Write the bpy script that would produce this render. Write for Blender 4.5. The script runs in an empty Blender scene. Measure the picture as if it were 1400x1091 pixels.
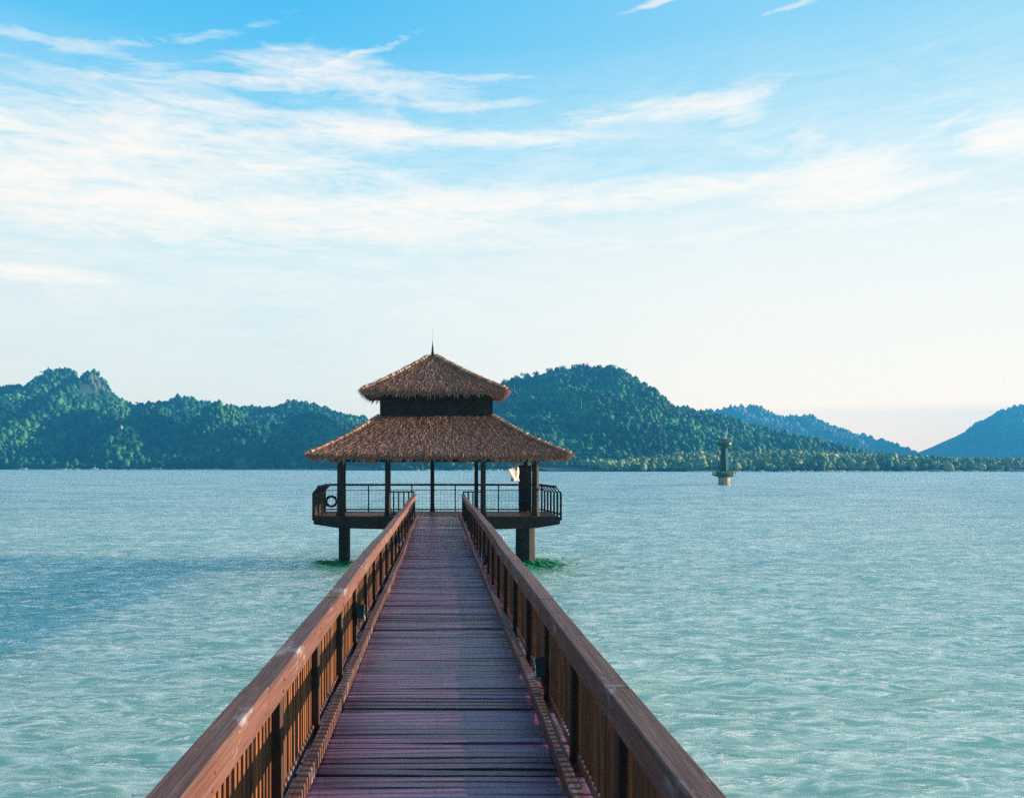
import bpy, bmesh, math, random
import numpy as np
from mathutils import Vector, Matrix
R = math.radians
rnd = random.Random(7)
F = 1120.0; H = 2.3; WZ = -2.2          # focal length in photo pixels, eye height, water level
scene = bpy.context.scene
COL = scene.collection

# ------------------------------------------------------------------ helpers
def tag(o, label=None, cat=None, group=None, kind=None):
    if label: o['label'] = label
    if cat: o['category'] = cat
    if group: o['group'] = group
    if kind: o['kind'] = kind
    return o

def empty(name, loc, label, cat, group=None):
    o = bpy.data.objects.new(name, None); COL.objects.link(o)
    o.location = loc; o.empty_display_size = .3
    return tag(o, label, cat, group)

class MB:
    """collects shapes and links them as one mesh object; every shape gets a random 'tone'"""
    def __init__(s): s.v = []; s.f = []; s.t = []
    def add(s, vs, fs, tone=None):
        n = len(s.v); t = rnd.random() if tone is None else tone
        s.v += [tuple(p) for p in vs]; s.t += [t]*len(vs)
        s.f += [tuple(i+n for i in f) for f in fs]
    def box(s, a, b, tone=None, jit=0):
        x0,y0,z0 = a; x1,y1,z1 = b
        j = lambda: rnd.uniform(-jit, jit) if jit else 0
        vs = [(x+j(),y+j(),z+j()) for z in (z0,z1) for y in (y0,y1) for x in (x0,x1)]
        s.add(vs, [(0,2,3,1),(4,5,7,6),(0,1,5,4),(2,6,7,3),(0,4,6,2),(1,3,7,5)], tone)
    def bar(s, p, q, w, h, up=(0,0,1), tone=None):
        p = Vector(p); q = Vector(q); d = (q-p).normalized(); u = Vector(up)
        if abs(d.dot(u)) > .98: u = Vector((0,1,0))
        r = d.cross(u).normalized(); u = r.cross(d).normalized()
        vs = [c + r*(sx*w/2) + u*(sz*h/2) for c in (p,q) for sx,sz in ((-1,-1),(1,-1),(1,1),(-1,1))]
        s.add(vs, [(0,1,2,3),(7,6,5,4),(0,4,5,1),(1,5,6,2),(2,6,7,3),(3,7,4,0)], tone)
    def tube(s, p, q, r0, r1=None, n=10, tone=None, cap=True):
        r1 = r0 if r1 is None else r1
        p = Vector(p); q = Vector(q); d = (q-p).normalized()
        a = d.orthogonal().normalized(); b = d.cross(a)
        vs = []
        for c, r in ((p,r0),(q,r1)):
            for i in range(n):
                t = 2*math.pi*i/n; vs.append(c + (a*math.cos(t)+b*math.sin(t))*r)
        fs = [(i,(i+1)%n,n+(i+1)%n,n+i) for i in range(n)]
        if cap: fs += [tuple(range(n-1,-1,-1)), tuple(range(n,2*n))]
        s.add(vs, fs, tone)
    def lathe(s, c, prof, n=20, tone=None, sx=1, sy=1):
        vs = []; cx,cy,cz = c
        for r,z in prof:
            for i in range(n):
                t = 2*math.pi*i/n; vs.append((cx+sx*r*math.cos(t), cy+sy*r*math.sin(t), cz+z))
        fs = []
        for k in range(len(prof)-1):
            for i in range(n):
                j = (i+1)%n; fs.append((k*n+i,k*n+j,(k+1)*n+j,(k+1)*n+i))
        fs.append(tuple(range(n-1,-1,-1))); m = (len(prof)-1)*n; fs.append(tuple(range(m,m+n)))
        s.add(vs, fs, tone)
    def prism(s, poly, y0, y1, tone=None):        # poly in (x,z), thickness in y
        n = len(poly)
        vs = [(x,y0,z) for x,z in poly] + [(x,y1,z) for x,z in poly]
        fs = [tuple(range(n)), tuple(range(2*n-1,n-1,-1))] + [(i,n+i,n+(i+1)%n,(i+1)%n) for i in range(n)]
        s.add(vs, fs, tone)
    def build(s, name, mat, parent=None, org=(0,0,0), smooth=False, bevel=0):
        ox,oy,oz = org
        me = bpy.data.meshes.new(name)
        me.from_pydata([(x-ox,y-oy,z-oz) for x,y,z in s.v], [], s.f)
        me.materials.append(mat)
        bm = bmesh.new(); bm.from_mesh(me); bmesh.ops.recalc_face_normals(bm, faces=bm.faces); bm.to_mesh(me); bm.free()
        at = me.attributes.new('tone', 'FLOAT', 'POINT'); at.data.foreach_set('value', s.t)
        if smooth: me.polygons.foreach_set('use_smooth', [True]*len(me.polygons))
        o = bpy.data.objects.new(name, me); COL.objects.link(o)
        if parent: o.parent = parent
        if bevel:
            m = o.modifiers.new('edge', 'BEVEL'); m.width = bevel; m.segments = 1; m.limit_method = 'ANGLE'
        return o

def place(o, parent, loc):
    c = o.copy(); COL.objects.link(c); c.parent = parent; c.location = loc; return c

def np_mesh(name, V, Fc, mat, tone=None, smooth=False, loc=(0,0,0)):
    """V (n,3) float, Fc (m,k) int with constant k"""
    me = bpy.data.meshes.new(name); k = Fc.shape[1]
    me.vertices.add(len(V)); me.vertices.foreach_set('co', (V-np.array(loc)).astype(np.float32).ravel())
    me.loops.add(Fc.size); me.loops.foreach_set('vertex_index', Fc.astype(np.int32).ravel())
    me.polygons.add(len(Fc)); me.polygons.foreach_set('loop_start', np.arange(0,Fc.size,k,dtype=np.int32))
    me.polygons.foreach_set('loop_total', np.full(len(Fc),k,dtype=np.int32))
    if smooth: me.polygons.foreach_set('use_smooth', np.ones(len(Fc),dtype=bool))
    me.update(calc_edges=True)
    if tone is not None:
        at = me.attributes.new('tone','FLOAT','POINT'); at.data.foreach_set('value', tone.astype(np.float32))
    me.materials.append(mat)
    o = bpy.data.objects.new(name, me); COL.objects.link(o); o.location = loc
    return o

def vnoise(x, y, seed=0):
    r = np.random.RandomState(seed); T = r.rand(256,256)
    xi = np.floor(x).astype(int); yi = np.floor(y).astype(int); fx = x-xi; fy = y-yi
    fx = fx*fx*(3-2*fx); fy = fy*fy*(3-2*fy)
    g = lambda i,j: T[i & 255, j & 255]
    return (g(xi,yi)*(1-fx)+g(xi+1,yi)*fx)*(1-fy)+(g(xi,yi+1)*(1-fx)+g(xi+1,yi+1)*fx)*fy
def fbm(x, y, seed=0, o=4):
    s = 0; a = .5
    for k in range(o):
        s = s + a*(vnoise(x*2**k+17*k, y*2**k+9*k, seed+k)-.5)*2; a *= .5
    return s

# ------------------------------------------------------------------ materials
class NT:
    def __init__(s, nt): s.nt = nt; nt.nodes.clear()
    def n(s, typ, **kw):
        nd = s.nt.nodes.new(typ)
        for k,v in kw.items():
            if k.startswith('i_'): nd.inputs[k[2:].replace('_',' ')].default_value = v
            else: setattr(nd, k, v)
        return nd
    def set(s, inp, v):
        if hasattr(v, 'is_output') or isinstance(v, bpy.types.NodeSocket): s.nt.links.new(v, inp)
        else: inp.default_value = v
    def m(s, op, a, b=None, c=None, clamp=False):
        nd = s.nt.nodes.new('ShaderNodeMath'); nd.operation = op; nd.use_clamp = clamp
        for i,x in enumerate((a,b,c)):
            if x is not None: s.set(nd.inputs[i], x)
        return nd.outputs[0]
    def mix(s, fac, a, b, blend='MIX'):
        nd = s.nt.nodes.new('ShaderNodeMix'); nd.data_type = 'RGBA'; nd.blend_type = blend
        s.set(nd.inputs[0], fac); s.set(nd.inputs[6], a); s.set(nd.inputs[7], b)
        return nd.outputs[2]
    def ramp(s, fac, stops):
        nd = s.nt.nodes.new('ShaderNodeValToRGB'); cr = nd.color_ramp
        while len(cr.elements) < len(stops): cr.elements.new(.5)
        for e,(p,c) in zip(cr.elements, stops): e.position = p; e.color = c if len(c)==4 else (*c,1)
        s.set(nd.inputs[0], fac); return nd.outputs[0]
    def noise(s, vec, scale, detail=4, rough=.55, dist=0):
        nd = s.nt.nodes.new('ShaderNodeTexNoise')
        if vec is not None: s.nt.links.new(vec, nd.inputs['Vector'])
        nd.inputs['Scale'].default_value = scale; nd.inputs['Detail'].default_value = detail
        nd.inputs['Roughness'].default_value = rough; nd.inputs['Distortion'].default_value = dist
        return nd.outputs[0]
    def mapping(s, vec, scale=(1,1,1), loc=(0,0,0), rot=(0,0,0)):
        nd = s.nt.nodes.new('ShaderNodeMapping'); s.nt.links.new(vec, nd.inputs[0])
        nd.inputs['Scale'].default_value = scale; nd.inputs['Location'].default_value = loc
        nd.inputs['Rotation'].default_value = rot; return nd.outputs[0]

def mat(name):
    m = bpy.data.materials.new(name); m.use_nodes = True; t = NT(m.node_tree)
    out = t.n('ShaderNodeOutputMaterial'); b = t.n('ShaderNodeBsdfPrincipled')
    t.nt.links.new(b.outputs[0], out.inputs[0]); return m, t, b

def wood(name, c1, c2, grain=(40,3,40), rough=.6, tone_amt=.45, bump=.3, dirt=(.12,.1,.09), dirt_amt=.35, spec=.4, rough_var=0, stain=False, gain=1.6):
    m,t,b = mat(name)
    co = t.n('ShaderNodeTexCoord').outputs['Object']
    tone = t.n('ShaderNodeAttribute', attribute_name='tone').outputs['Fac']
    off = t.n('ShaderNodeCombineXYZ'); t.set(off.inputs[0], t.m('MULTIPLY',tone,37.)); t.set(off.inputs[2], t.m('MULTIPLY',tone,91.))
    va = t.n('ShaderNodeVectorMath', operation='ADD'); t.nt.links.new(co, va.inputs[0]); t.nt.links.new(off.outputs[0], va.inputs[1])
    g = t.noise(t.mapping(va.outputs[0], grain), 1.0, 6, .65, .4)
    fac = t.m('ADD', t.m('MULTIPLY', t.m('SUBTRACT', g, .5), gain), t.m('ADD', t.m('MULTIPLY', t.m('SUBTRACT',tone,.5), tone_amt*1.6), .5), clamp=True)
    c = t.mix(fac, (*c1,1), (*c2,1))
    d = t.noise(co, 2.3, 5, .6)
    d = t.m('MULTIPLY', t.m('SUBTRACT', d, .45), 4., clamp=True)
    c = t.mix(t.m('MULTIPLY', d, dirt_amt), c, (*dirt,1))
    if stain:
        st = t.noise(t.mapping(co,(3,1.1,3),(5,2,9)), 1., 6, .7)
        c = t.mix(t.m('MULTIPLY', t.m('SUBTRACT', st, .57), 7., clamp=True), c, (.52,.47,.5,1))
        st = t.noise(co, 34, 2, .5)
        c = t.mix(t.m('MULTIPLY', t.m('SUBTRACT', st, .72), 14., clamp=True), c, (.03,.02,.02,1))
    t.set(b.inputs['Base Color'], c)
    b.inputs['Specular IOR Level'].default_value = spec
    rr = t.m('ADD', rough, t.m('MULTIPLY', t.m('SUBTRACT', t.m('ADD',t.m('MULTIPLY',g,.6),t.m('MULTIPLY',tone,.4)), .5), rough_var), clamp=True) if rough_var else rough
    t.set(b.inputs['Roughness'], rr)
    bp = t.n('ShaderNodeBump'); bp.inputs['Strength'].default_value = bump; bp.inputs['Distance'].default_value = .01
    t.nt.links.new(g, bp.inputs['Height']); t.nt.links.new(bp.outputs[0], b.inputs['Normal'])
    return m

def plain(name, c, rough=.6, metal=0, vary=.25, scale=6, c2=None, spec=.5):
    m,t,b = mat(name)
    co = t.n('ShaderNodeTexCoord').outputs['Object']
    n = t.noise(co, scale, 5, .6)
    n = t.m('MULTIPLY', t.m('SUBTRACT', n, .38), 3.5, clamp=True)
    cc2 = c2 or tuple(x*(1-vary) for x in c)
    t.set(b.inputs['Base Color'], t.mix(n, (*c,1), (*cc2,1)))
    b.inputs['Roughness'].default_value = rough; b.inputs['Metallic'].default_value = metal
    b.inputs['Specular IOR Level'].default_value = spec
    return m

M = {}
M['deck'] = wood('deck_wood', (.058,.016,.042), (.33,.13,.225), grain=(2.5,55,20), rough=.31, tone_amt=.7, bump=.45, dirt=(.035,.022,.03), dirt_amt=.3, spec=.6, rough_var=.5)
M['rail'] = wood('rail_wood', (.12,.045,.033), (.29,.135,.10), grain=(45,1.6,45), rough=.62, tone_amt=.45, bump=.8, gain=2.6, dirt=(.13,.09,.075), dirt_amt=.45, stain=True)
M['post'] = wood('post_wood', (.03,.022,.016), (.075,.045,.03), grain=(30,30,3), rough=.7)
M['baluster'] = wood('baluster_wood', (.07,.021,.008), (.36,.13,.046), grain=(30,30,3), rough=.6, tone_amt=.5, dirt=(.12,.06,.03), dirt_amt=.3)
M['dark'] = wood('dark_timber', (.02,.016,.012), (.05,.034,.025), grain=(4,20,20), rough=.75)
M['pdeck'] = wood('platform_deck', (.16,.06,.04), (.3,.14,.1), grain=(3,30,20), rough=.6)
M['metal'] = plain('dark_metal', (.025,.026,.028), .45, .6)
M['white'] = plain('white_paint', (.75,.73,.68), .5, 0, .15)
M['lamp_hood'] = plain('lamp_hood', (.022,.02,.02), .5, .1)
M['lens'] = plain('lamp_lens', (.5,.5,.48), .2, 0, .1)
M['wire'] = plain('galvanised_wire', (.2,.3,.34), .5, .3)
M['cloth'] = plain('cream_cloth', (.92,.9,.84), .8, 0, .3, 3, (.75,.7,.62))
M['ring'] = plain('lifebuoy', (.12,.04,.03), .5, 0, .3)
M['pile'] = plain('pile_concrete', (.05,.045,.038), .85, 0, .5, 3, (.02,.02,.016))

def thatch_mat():
    m,t,b = mat('thatch')
    tone = t.n('ShaderNodeAttribute', attribute_name='tone').outputs['Fac']
    co = t.n('ShaderNodeTexCoord').outputs['Object']
    n = t.noise(co, 1.4, 5, .65)
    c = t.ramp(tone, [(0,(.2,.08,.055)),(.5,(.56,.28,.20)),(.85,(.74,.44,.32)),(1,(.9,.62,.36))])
    c = t.mix(t.m('MULTIPLY', t.m('SUBTRACT', n, .42), 2.6, clamp=True), c, (.34,.16,.11,1))
    t.set(b.inputs['Base Color'], c); b.inputs['Roughness'].default_value = .8; b.inputs['Specular IOR Level'].default_value = .2
    return m
M['thatch'] = thatch_mat()

def foliage(name, dark, mid, light, scale=.02):
    m,t,b = mat(name)
    tone = t.n('ShaderNodeAttribute', attribute_name='tone').outputs['Fac']
    geo = t.n('ShaderNodeNewGeometry').outputs['Position']
    n = t.noise(geo, scale, 4, .6)
    n2 = t.noise(geo, .9, 3, .7)
    f = t.m('ADD', t.m('MULTIPLY', tone, .6), t.m('ADD', t.m('MULTIPLY', t.m('SUBTRACT', n, .5), 2.6), t.m('MULTIPLY', t.m('SUBTRACT', n2, .5), .9)))
    f = t.m('ADD', f, .2, clamp=True)
    t.set(b.inputs['Base Color'], t.ramp(f, [(0,dark),(.5,mid),(1,light)]))
    b.inputs['Roughness'].default_value = .75; b.inputs['Specular IOR Level'].default_value = .15
    return m
M['forest'] = foliage('forest_leaves', (.005,.026,.018), (.016,.085,.045), (.10,.27,.085))
M['mangrove'] = foliage('mangrove_leaves', (.05,.12,.04), (.2,.28,.1), (.45,.46,.2), .04)
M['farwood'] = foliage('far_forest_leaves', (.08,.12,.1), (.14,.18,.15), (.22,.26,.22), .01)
M['soil'] = plain('forest_floor', (.03,.06,.03), .9, 0, .4, .05)
M['bark'] = plain('pale_bark', (.5,.47,.4), .8)
M['darkbark'] = plain('dark_bark', (.1,.08,.06), .8)
M['rock'] = plain('pale_rock', (.12,.15,.11), .9, 0, .6, .12, (.07,.1,.06))
M['sand'] = plain('shore_sand', (.55,.5,.38), .9, 0, .3, .2)
M['weed'] = plain('seaweed', (.03,.5,.16), .5, 0, .5, 2, (.01,.25,.1))

# ------------------------------------------------------------------ sky (world)
SUN_EL, SUN_AZ = 10.5, 87.0
w = bpy.data.worlds.new('World'); scene.world = w; w.use_nodes = True
t = NT(w.node_tree)
out = t.n('ShaderNodeOutputWorld'); bg = t.n('ShaderNodeBackground'); t.nt.links.new(bg.outputs[0], out.inputs[0])
D = t.n('ShaderNodeTexCoord').outputs['Generated']
sep = t.n('ShaderNodeSeparateXYZ'); t.nt.links.new(D, sep.inputs[0]); dx,dy,dz = sep.outputs
az = t.m('ARCTAN2', dx, dy); el = t.m('ARCSINE', dz)
sky = t.n('ShaderNodeTexSky'); sky.sky_type = 'NISHITA'; sky.sun_disc = False
sky.sun_elevation = R(SUN_EL); sky.sun_rotation = R(SUN_AZ); sky.air_density = 1.2; sky.dust_density = .6; sky.ozone_density = 3
eld = t.m('DIVIDE', el, R(40), clamp=True)
grad = t.ramp(eld, [(0,(.66,.77,.86)),(.15,(.66,.77,.86)),(.30,(.60,.77,.87)),(.45,(.34,.70,.90)),(.6,(.14,.55,.88)),(.75,(.06,.46,.86)),(1,(.03,.3,.72))])
warm = t.m('MULTIPLY', t.m('ADD', dx, .15), 2.1, clamp=True)            # towards the sun the low sky goes cream
low = t.m('SUBTRACT', 1., t.m('DIVIDE', el, R(19)), clamp=True)
low = t.m('POWER', low, .65)
grad = t.mix(t.m('MULTIPLY', warm, t.m('MULTIPLY', low, 1.7, clamp=True)), grad, (.91,.88,.85,1))
hi = t.m('MULTIPLY', warm, .35)
grad = t.mix(t.m('MULTIPLY', hi, t.m('SUBTRACT',1.,low)), grad, (.5,.76,.88,1))
skyc = t.mix(1., sky.outputs[0], (.10,.10,.10,1), 'MULTIPLY')
base = t.mix(.06, grad, skyc)

def azel(px, py):
    a = math.atan((px-600)/F); return a, math.atan((636-py)/F*math.cos(a))
cv = t.n('ShaderNodeCombineXYZ'); t.set(cv.inputs[0], az); t.set(cv.inputs[1], el)
big = t.noise(t.mapping(cv.outputs[0], (7,34,1), (3.1,1.7,0)), 1., 7, .62, .9)
wisp = t.noise(t.mapping(cv.outputs[0], (16,90,1), (9,4,2), (0,0,.12)), 1., 8, .68, 1.2)
warp = t.noise(t.mapping(cv.outputs[0], (5,9,1), (1,8,5)), 1., 4, .6, .5)
elw = t.m('ADD', el, t.m('MULTIPLY', t.m('SUBTRACT', warp, .5), .03))
azw = t.m('ADD', az, t.m('MULTIPLY', t.m('SUBTRACT', big, .5), .1))
def blob(px, py, wx, wy, amt, slope=0):
    a, e = azel(px, py)
    da = t.m('SUBTRACT', azw, a)
    de = t.m('SUBTRACT', t.m('SUBTRACT', elw, e), t.m('MULTIPLY', da, slope))
    q = t.m('ADD', t.m('POWER', t.m('ABSOLUTE', t.m('DIVIDE', da, wx/F)), 2.), t.m('POWER', t.m('ABSOLUTE', t.m('DIVIDE', de, wy/F)), 2.))
    return t.m('MULTIPLY', t.m('EXPONENT', t.m('MULTIPLY', q, -1.)), amt)
blobs = [(60,54,140,8,.6,-.05),(250,48,170,7,.45,.25),(470,104,170,22,1.0,-.1),(330,112,110,12,.6,.1),(520,66,80,5,.5,.4),(680,104,60,5,.6,-.05),(650,144,90,5,.6,0),
         (150,170,190,20,.9,0),(400,172,190,18,1.3,-.04),(640,188,190,9,1.3,-.05),(140,220,150,44,.95,0),(370,230,190,16,.9,0),(60,377,90,10,1.3,0),
         (220,285,330,36,.85,0),(650,285,380,22,.9,.02),(560,315,120,12,.8,0),(900,262,140,7,.6,.05),(930,145,130,12,.95,.03),(1010,155,32,16,.9,0),(1100,188,30,15,.6,0),
         (1165,245,52,26,1.5,0),(1000,250,120,9,.6,.1),(1120,270,70,10,.8,0),(1250,258,70,6,.9,.08),(1385,185,42,20,1.5,.1),(1280,178,50,7,.55,.4),
         (903,2,40,4,1.1,.1),(1080,9,26,4,1.1,.1),(110,98,100,8,.3,0),(1000,320,400,12,.4,0),(-250,200,200,70,.8,0),(1700,200,180,50,.8,0)]
s_ = None
for b_ in blobs:
    q = blob(*b_); s_ = q if s_ is None else t.m('ADD', s_, q)
tex = t.m('ADD', t.m('MULTIPLY', big, .62), t.m('MULTIPLY', wisp, .5))
s1 = t.m('SUBTRACT', 1., t.m('EXPONENT', t.m('MULTIPLY', s_, -1.25)))
dens = t.m('ADD', t.m('MULTIPLY', s1, 1.35), t.m('MULTIPLY', t.m('SUBTRACT', tex, .56), 2.5))
dens = t.m('SUBTRACT', dens, .33, clamp=True)
dens = t.m('MULTIPLY', dens, t.m('MULTIPLY', s1, 2.5, clamp=True))
dens = t.m('MULTIPLY', t.m('POWER', dens, .95), .93)
cc = t.mix(wisp, (.84,.85,.87,1), (.92,.88,.84,1))
# thin high veil over the middle heights
vb = t.m('SUBTRACT', 1.25, t.m('ABSOLUTE', t.m('DIVIDE', t.m('SUBTRACT', el, R(15)), R(9.5))), clamp=True)
veil = t.m('MULTIPLY', vb, t.m('MULTIPLY', t.m('SUBTRACT', tex, .3), 1.1, clamp=True))
c = t.mix(t.m('MULTIPLY', veil, 1.9, clamp=True), base, (.77,.83,.87,1))
c = t.mix(dens, c, cc)
# unseen sky behind and far left dimmed to deepen shade; dimmer below horizon
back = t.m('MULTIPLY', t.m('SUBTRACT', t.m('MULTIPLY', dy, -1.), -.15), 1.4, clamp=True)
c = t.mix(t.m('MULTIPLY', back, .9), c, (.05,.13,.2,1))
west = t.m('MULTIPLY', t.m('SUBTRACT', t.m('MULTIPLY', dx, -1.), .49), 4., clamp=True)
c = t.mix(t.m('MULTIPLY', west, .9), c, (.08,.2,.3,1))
below = t.m('MULTIPLY', dz, -30., clamp=True)
c = t.mix(below, c, (.2,.32,.35,1))
# the low sky lies beyond kilometres of haze
pth = t.m('DIVIDE', R(3.8), t.m('MAXIMUM', el, R(3.8)))
bv = t.n('ShaderNodeCombineXYZ')
for i_,k_ in enumerate((1.03,.69,.2)): t.set(bv.inputs[i_], t.m('EXPONENT', t.m('MULTIPLY', pth, k_)))
c = t.mix(1., c, bv.outputs[0], 'MULTIPLY')
t.nt.nodes[-1].clamp_result = False
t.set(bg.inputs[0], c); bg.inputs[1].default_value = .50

sd = Vector((math.sin(R(SUN_AZ))*math.cos(R(SUN_EL)), math.cos(R(SUN_AZ))*math.cos(R(SUN_EL)), math.sin(R(SUN_EL))))
L = bpy.data.lights.new('sun', 'SUN'); L.energy = 5.0; L.angle = R(.5); L.color = (1,.80,.60)
lo = bpy.data.objects.new('sun', L); COL.objects.link(lo); lo.rotation_euler = (-sd).to_track_quat('-Z','Y').to_euler(); lo.location = (60,0,40)

# ------------------------------------------------------------------ water
def make_water():
    u = np.linspace(-1,1,701); xs = np.sinh(u*6.4)/np.sinh(6.4)*2300
    ys = [-60.]; 
    while ys[-1] < 2600:
        y = ys[-1]; ys.append(y + (1.2 if y < -4 else max(.06, .0056*abs(y))))
    ys = np.array(ys)
    X,Y = np.meshgrid(xs, ys); 
    sx = np.gradient(xs)[None,:]; sy = np.gradient(ys)[:,None]; sp = np.maximum(sx*.8, sy)
    r = np.random.RandomState(3); Z = np.zeros_like(X)
    gust = .75+.5*vnoise(X*.02+3, Y*.012+9, 5)
    for i in range(130):
        lam = .3*(10)**(r.rand()**1.15); th = R(88)+r.randn()*.38
        k = 2*math.pi/lam; ph = r.rand()*6.28
        amp = .0042*lam**.7*(.6+.8*r.rand())
        fade = np.clip(lam/(2.6*sp)-.6, 0, 1)
        a = k*(X*math.cos(th)+Y*math.sin(th))+ph
        Z += amp*fade*(1-2*np.abs(np.sin(a/2))**1.2 if lam<3 else np.sin(a))*gust
    V = np.stack([X,Y,Z+WZ],-1).reshape(-1,3)
    ny,nx = X.shape; i = np.arange(nx-1)[None,:]+np.arange(ny-1)[:,None]*nx
    Fc = np.stack([i,i+1,i+nx+1,i+nx],-1).reshape(-1,4)
    m,t,b = mat('sea_water')
    geo = t.n('ShaderNodeNewGeometry').outputs['Position']
    sp_ = t.n('ShaderNodeSeparateXYZ'); t.nt.links.new(geo, sp_.inputs[0])
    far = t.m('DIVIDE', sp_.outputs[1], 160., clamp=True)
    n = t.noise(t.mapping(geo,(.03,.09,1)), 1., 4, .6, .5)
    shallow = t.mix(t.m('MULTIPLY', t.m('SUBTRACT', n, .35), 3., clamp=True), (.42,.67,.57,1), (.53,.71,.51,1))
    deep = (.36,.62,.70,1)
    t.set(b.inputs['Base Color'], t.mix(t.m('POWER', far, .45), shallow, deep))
    body = b.inputs['Base Color'].links[0].from_socket
    def rid(vec, sc):
        nd = t.n('ShaderNodeTexNoise'); nd.noise_type = 'RIDGED_MULTIFRACTAL'; t.nt.links.new(t.mapping(vec, *sc), nd.inputs['Vector'])
        nd.inputs['Scale'].default_value = 1.; nd.inputs['Detail'].default_value = 3.; nd.inputs['Roughness'].default_value = .5
        nd.inputs['Distortion'].default_value = .35; nd.inputs['Offset'].default_value = .9; nd.inputs['Gain'].default_value = 1.4
        return nd.outputs[0]
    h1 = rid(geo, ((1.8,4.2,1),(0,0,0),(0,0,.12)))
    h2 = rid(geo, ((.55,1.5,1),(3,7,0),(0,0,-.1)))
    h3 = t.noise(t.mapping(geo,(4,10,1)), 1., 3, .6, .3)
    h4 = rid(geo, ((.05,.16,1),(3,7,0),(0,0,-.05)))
    near = t.m('SUBTRACT', 1., t.m('DIVIDE', sp_.outputs[1], 260., clamp=True))
    hh = t.m('ADD', t.m('MULTIPLY', h1, .065), t.m('MULTIPLY', h2, .13))
    hh = t.m('ADD', hh, t.m('ADD', t.m('MULTIPLY', h3, .02), t.m('MULTIPLY', h4, t.m('MULTIPLY', far, 1.3))))
    bp = t.n('ShaderNodeBump'); bp.inputs['Strength'].default_value = 1.; bp.inputs['Distance'].default_value = 1.
    t.nt.links.new(hh, bp.inputs['Height'])
    df = t.n('ShaderNodeSubsurfaceScattering'); df.falloff = 'BURLEY'; df.inputs['Scale'].default_value = 14.; df.inputs['Radius'].default_value = (.6,1.,1.); up = t.n('ShaderNodeCombineXYZ'); up.inputs[2].default_value = 1.
    # ripple light and shade put into the body colour: paler crests, darker troughs
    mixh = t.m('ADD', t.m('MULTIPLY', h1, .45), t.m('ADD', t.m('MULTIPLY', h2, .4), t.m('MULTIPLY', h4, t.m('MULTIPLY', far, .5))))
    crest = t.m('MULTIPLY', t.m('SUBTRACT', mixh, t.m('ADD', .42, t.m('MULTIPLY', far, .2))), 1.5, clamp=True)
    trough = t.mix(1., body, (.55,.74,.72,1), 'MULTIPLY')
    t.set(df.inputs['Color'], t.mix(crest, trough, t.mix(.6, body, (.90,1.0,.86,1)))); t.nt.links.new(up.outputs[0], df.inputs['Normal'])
    gl = t.n('ShaderNodeBsdfGlossy'); gl.inputs['Color'].default_value = (1,1,1,1)
    t.set(gl.inputs['Roughness'], t.m('ADD', .05, t.m('MULTIPLY', t.m('DIVIDE', sp_.outputs[1], 600., clamp=True), .22)))
    t.nt.links.new(bp.outputs[0], gl.inputs['Normal'])
    fr_ = t.n('ShaderNodeFresnel'); fr_.inputs['IOR'].default_value = 1.36; t.nt.links.new(bp.outputs[0], fr_.inputs['Normal'])
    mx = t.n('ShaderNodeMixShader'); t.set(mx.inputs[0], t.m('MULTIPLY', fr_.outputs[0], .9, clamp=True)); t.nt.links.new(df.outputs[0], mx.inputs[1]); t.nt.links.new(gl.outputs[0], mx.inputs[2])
    t.nt.links.new(mx.outputs[0], [n for n in m.node_tree.nodes if n.type=='OUTPUT_MATERIAL'][0].inputs[0]); m.node_tree.nodes.remove(b)
    tag(np_mesh('water', V, Fc, m, smooth=True), kind='structure')
make_water()

# ------------------------------------------------------------------ the pier
Y0, Y1 = -1.6, 36.85
pier = empty('pier', (0,0,0), 'long wooden pier with plank deck running out over the sea to the thatched pavilion', 'pier')
d = MB(); y = Y0
while y < Y1:
    wd = .118+rnd.uniform(-.006,.006)
    dz = rnd.uniform(-.004,.004); a = rnd.uniform(-.004,.004); tt = rnd.random()
    n = 6; xs = [-1.11+i*2.22/n for i in range(n+1)]
    ph = rnd.random()*6
    top = [(x, dz+a*x+.003*math.sin(ph+x*2)) for x in xs]
    roll = rnd.uniform(-.0035,.0035)
    e = [rnd.uniform(-.003,.003) for _ in xs]
    vs = []
    for k,(x,z) in enumerate(top):
        g = .0035
        vs += [(x,y+g+e[k],z-.035),(x,y+g+e[k],z-.004+roll),(x,y+g+.006+e[k],z+roll),(x,y+wd-g-.006+e[k],z-roll),(x,y+wd-g+e[k],z-.004-roll),(x,y+wd-g+e[k],z-.035)]
    fs = []
    for k in range(n):
        for j in range(6): fs.append((k*6+j, k*6+(j+1)%6, (k+1)*6+(j+1)%6, (k+1)*6+j))
    fs += [(0,1,2,3,4,5), tuple(n*6+j for j in (5,4,3,2,1,0))]
    d.add(vs, fs, tt)
    if y < 22:
        for sx in (-.82,-.78,-.02,.02,.78,.82):
            a_ = sx+rnd.uniform(-.008,.008); b_ = y+wd*.5+rnd.uniform(-.012,.012); zz_ = dz*0+.0085
            d.add([(a_-.006,b_-.006,zz_),(a_+.006,b_-.006,zz_),(a_+.006,b_+.006,zz_),(a_-.006,b_+.006,zz_)],[(0,1,2,3)],0)
    y += wd
d.build('decking', M['deck'], pier)
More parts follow.
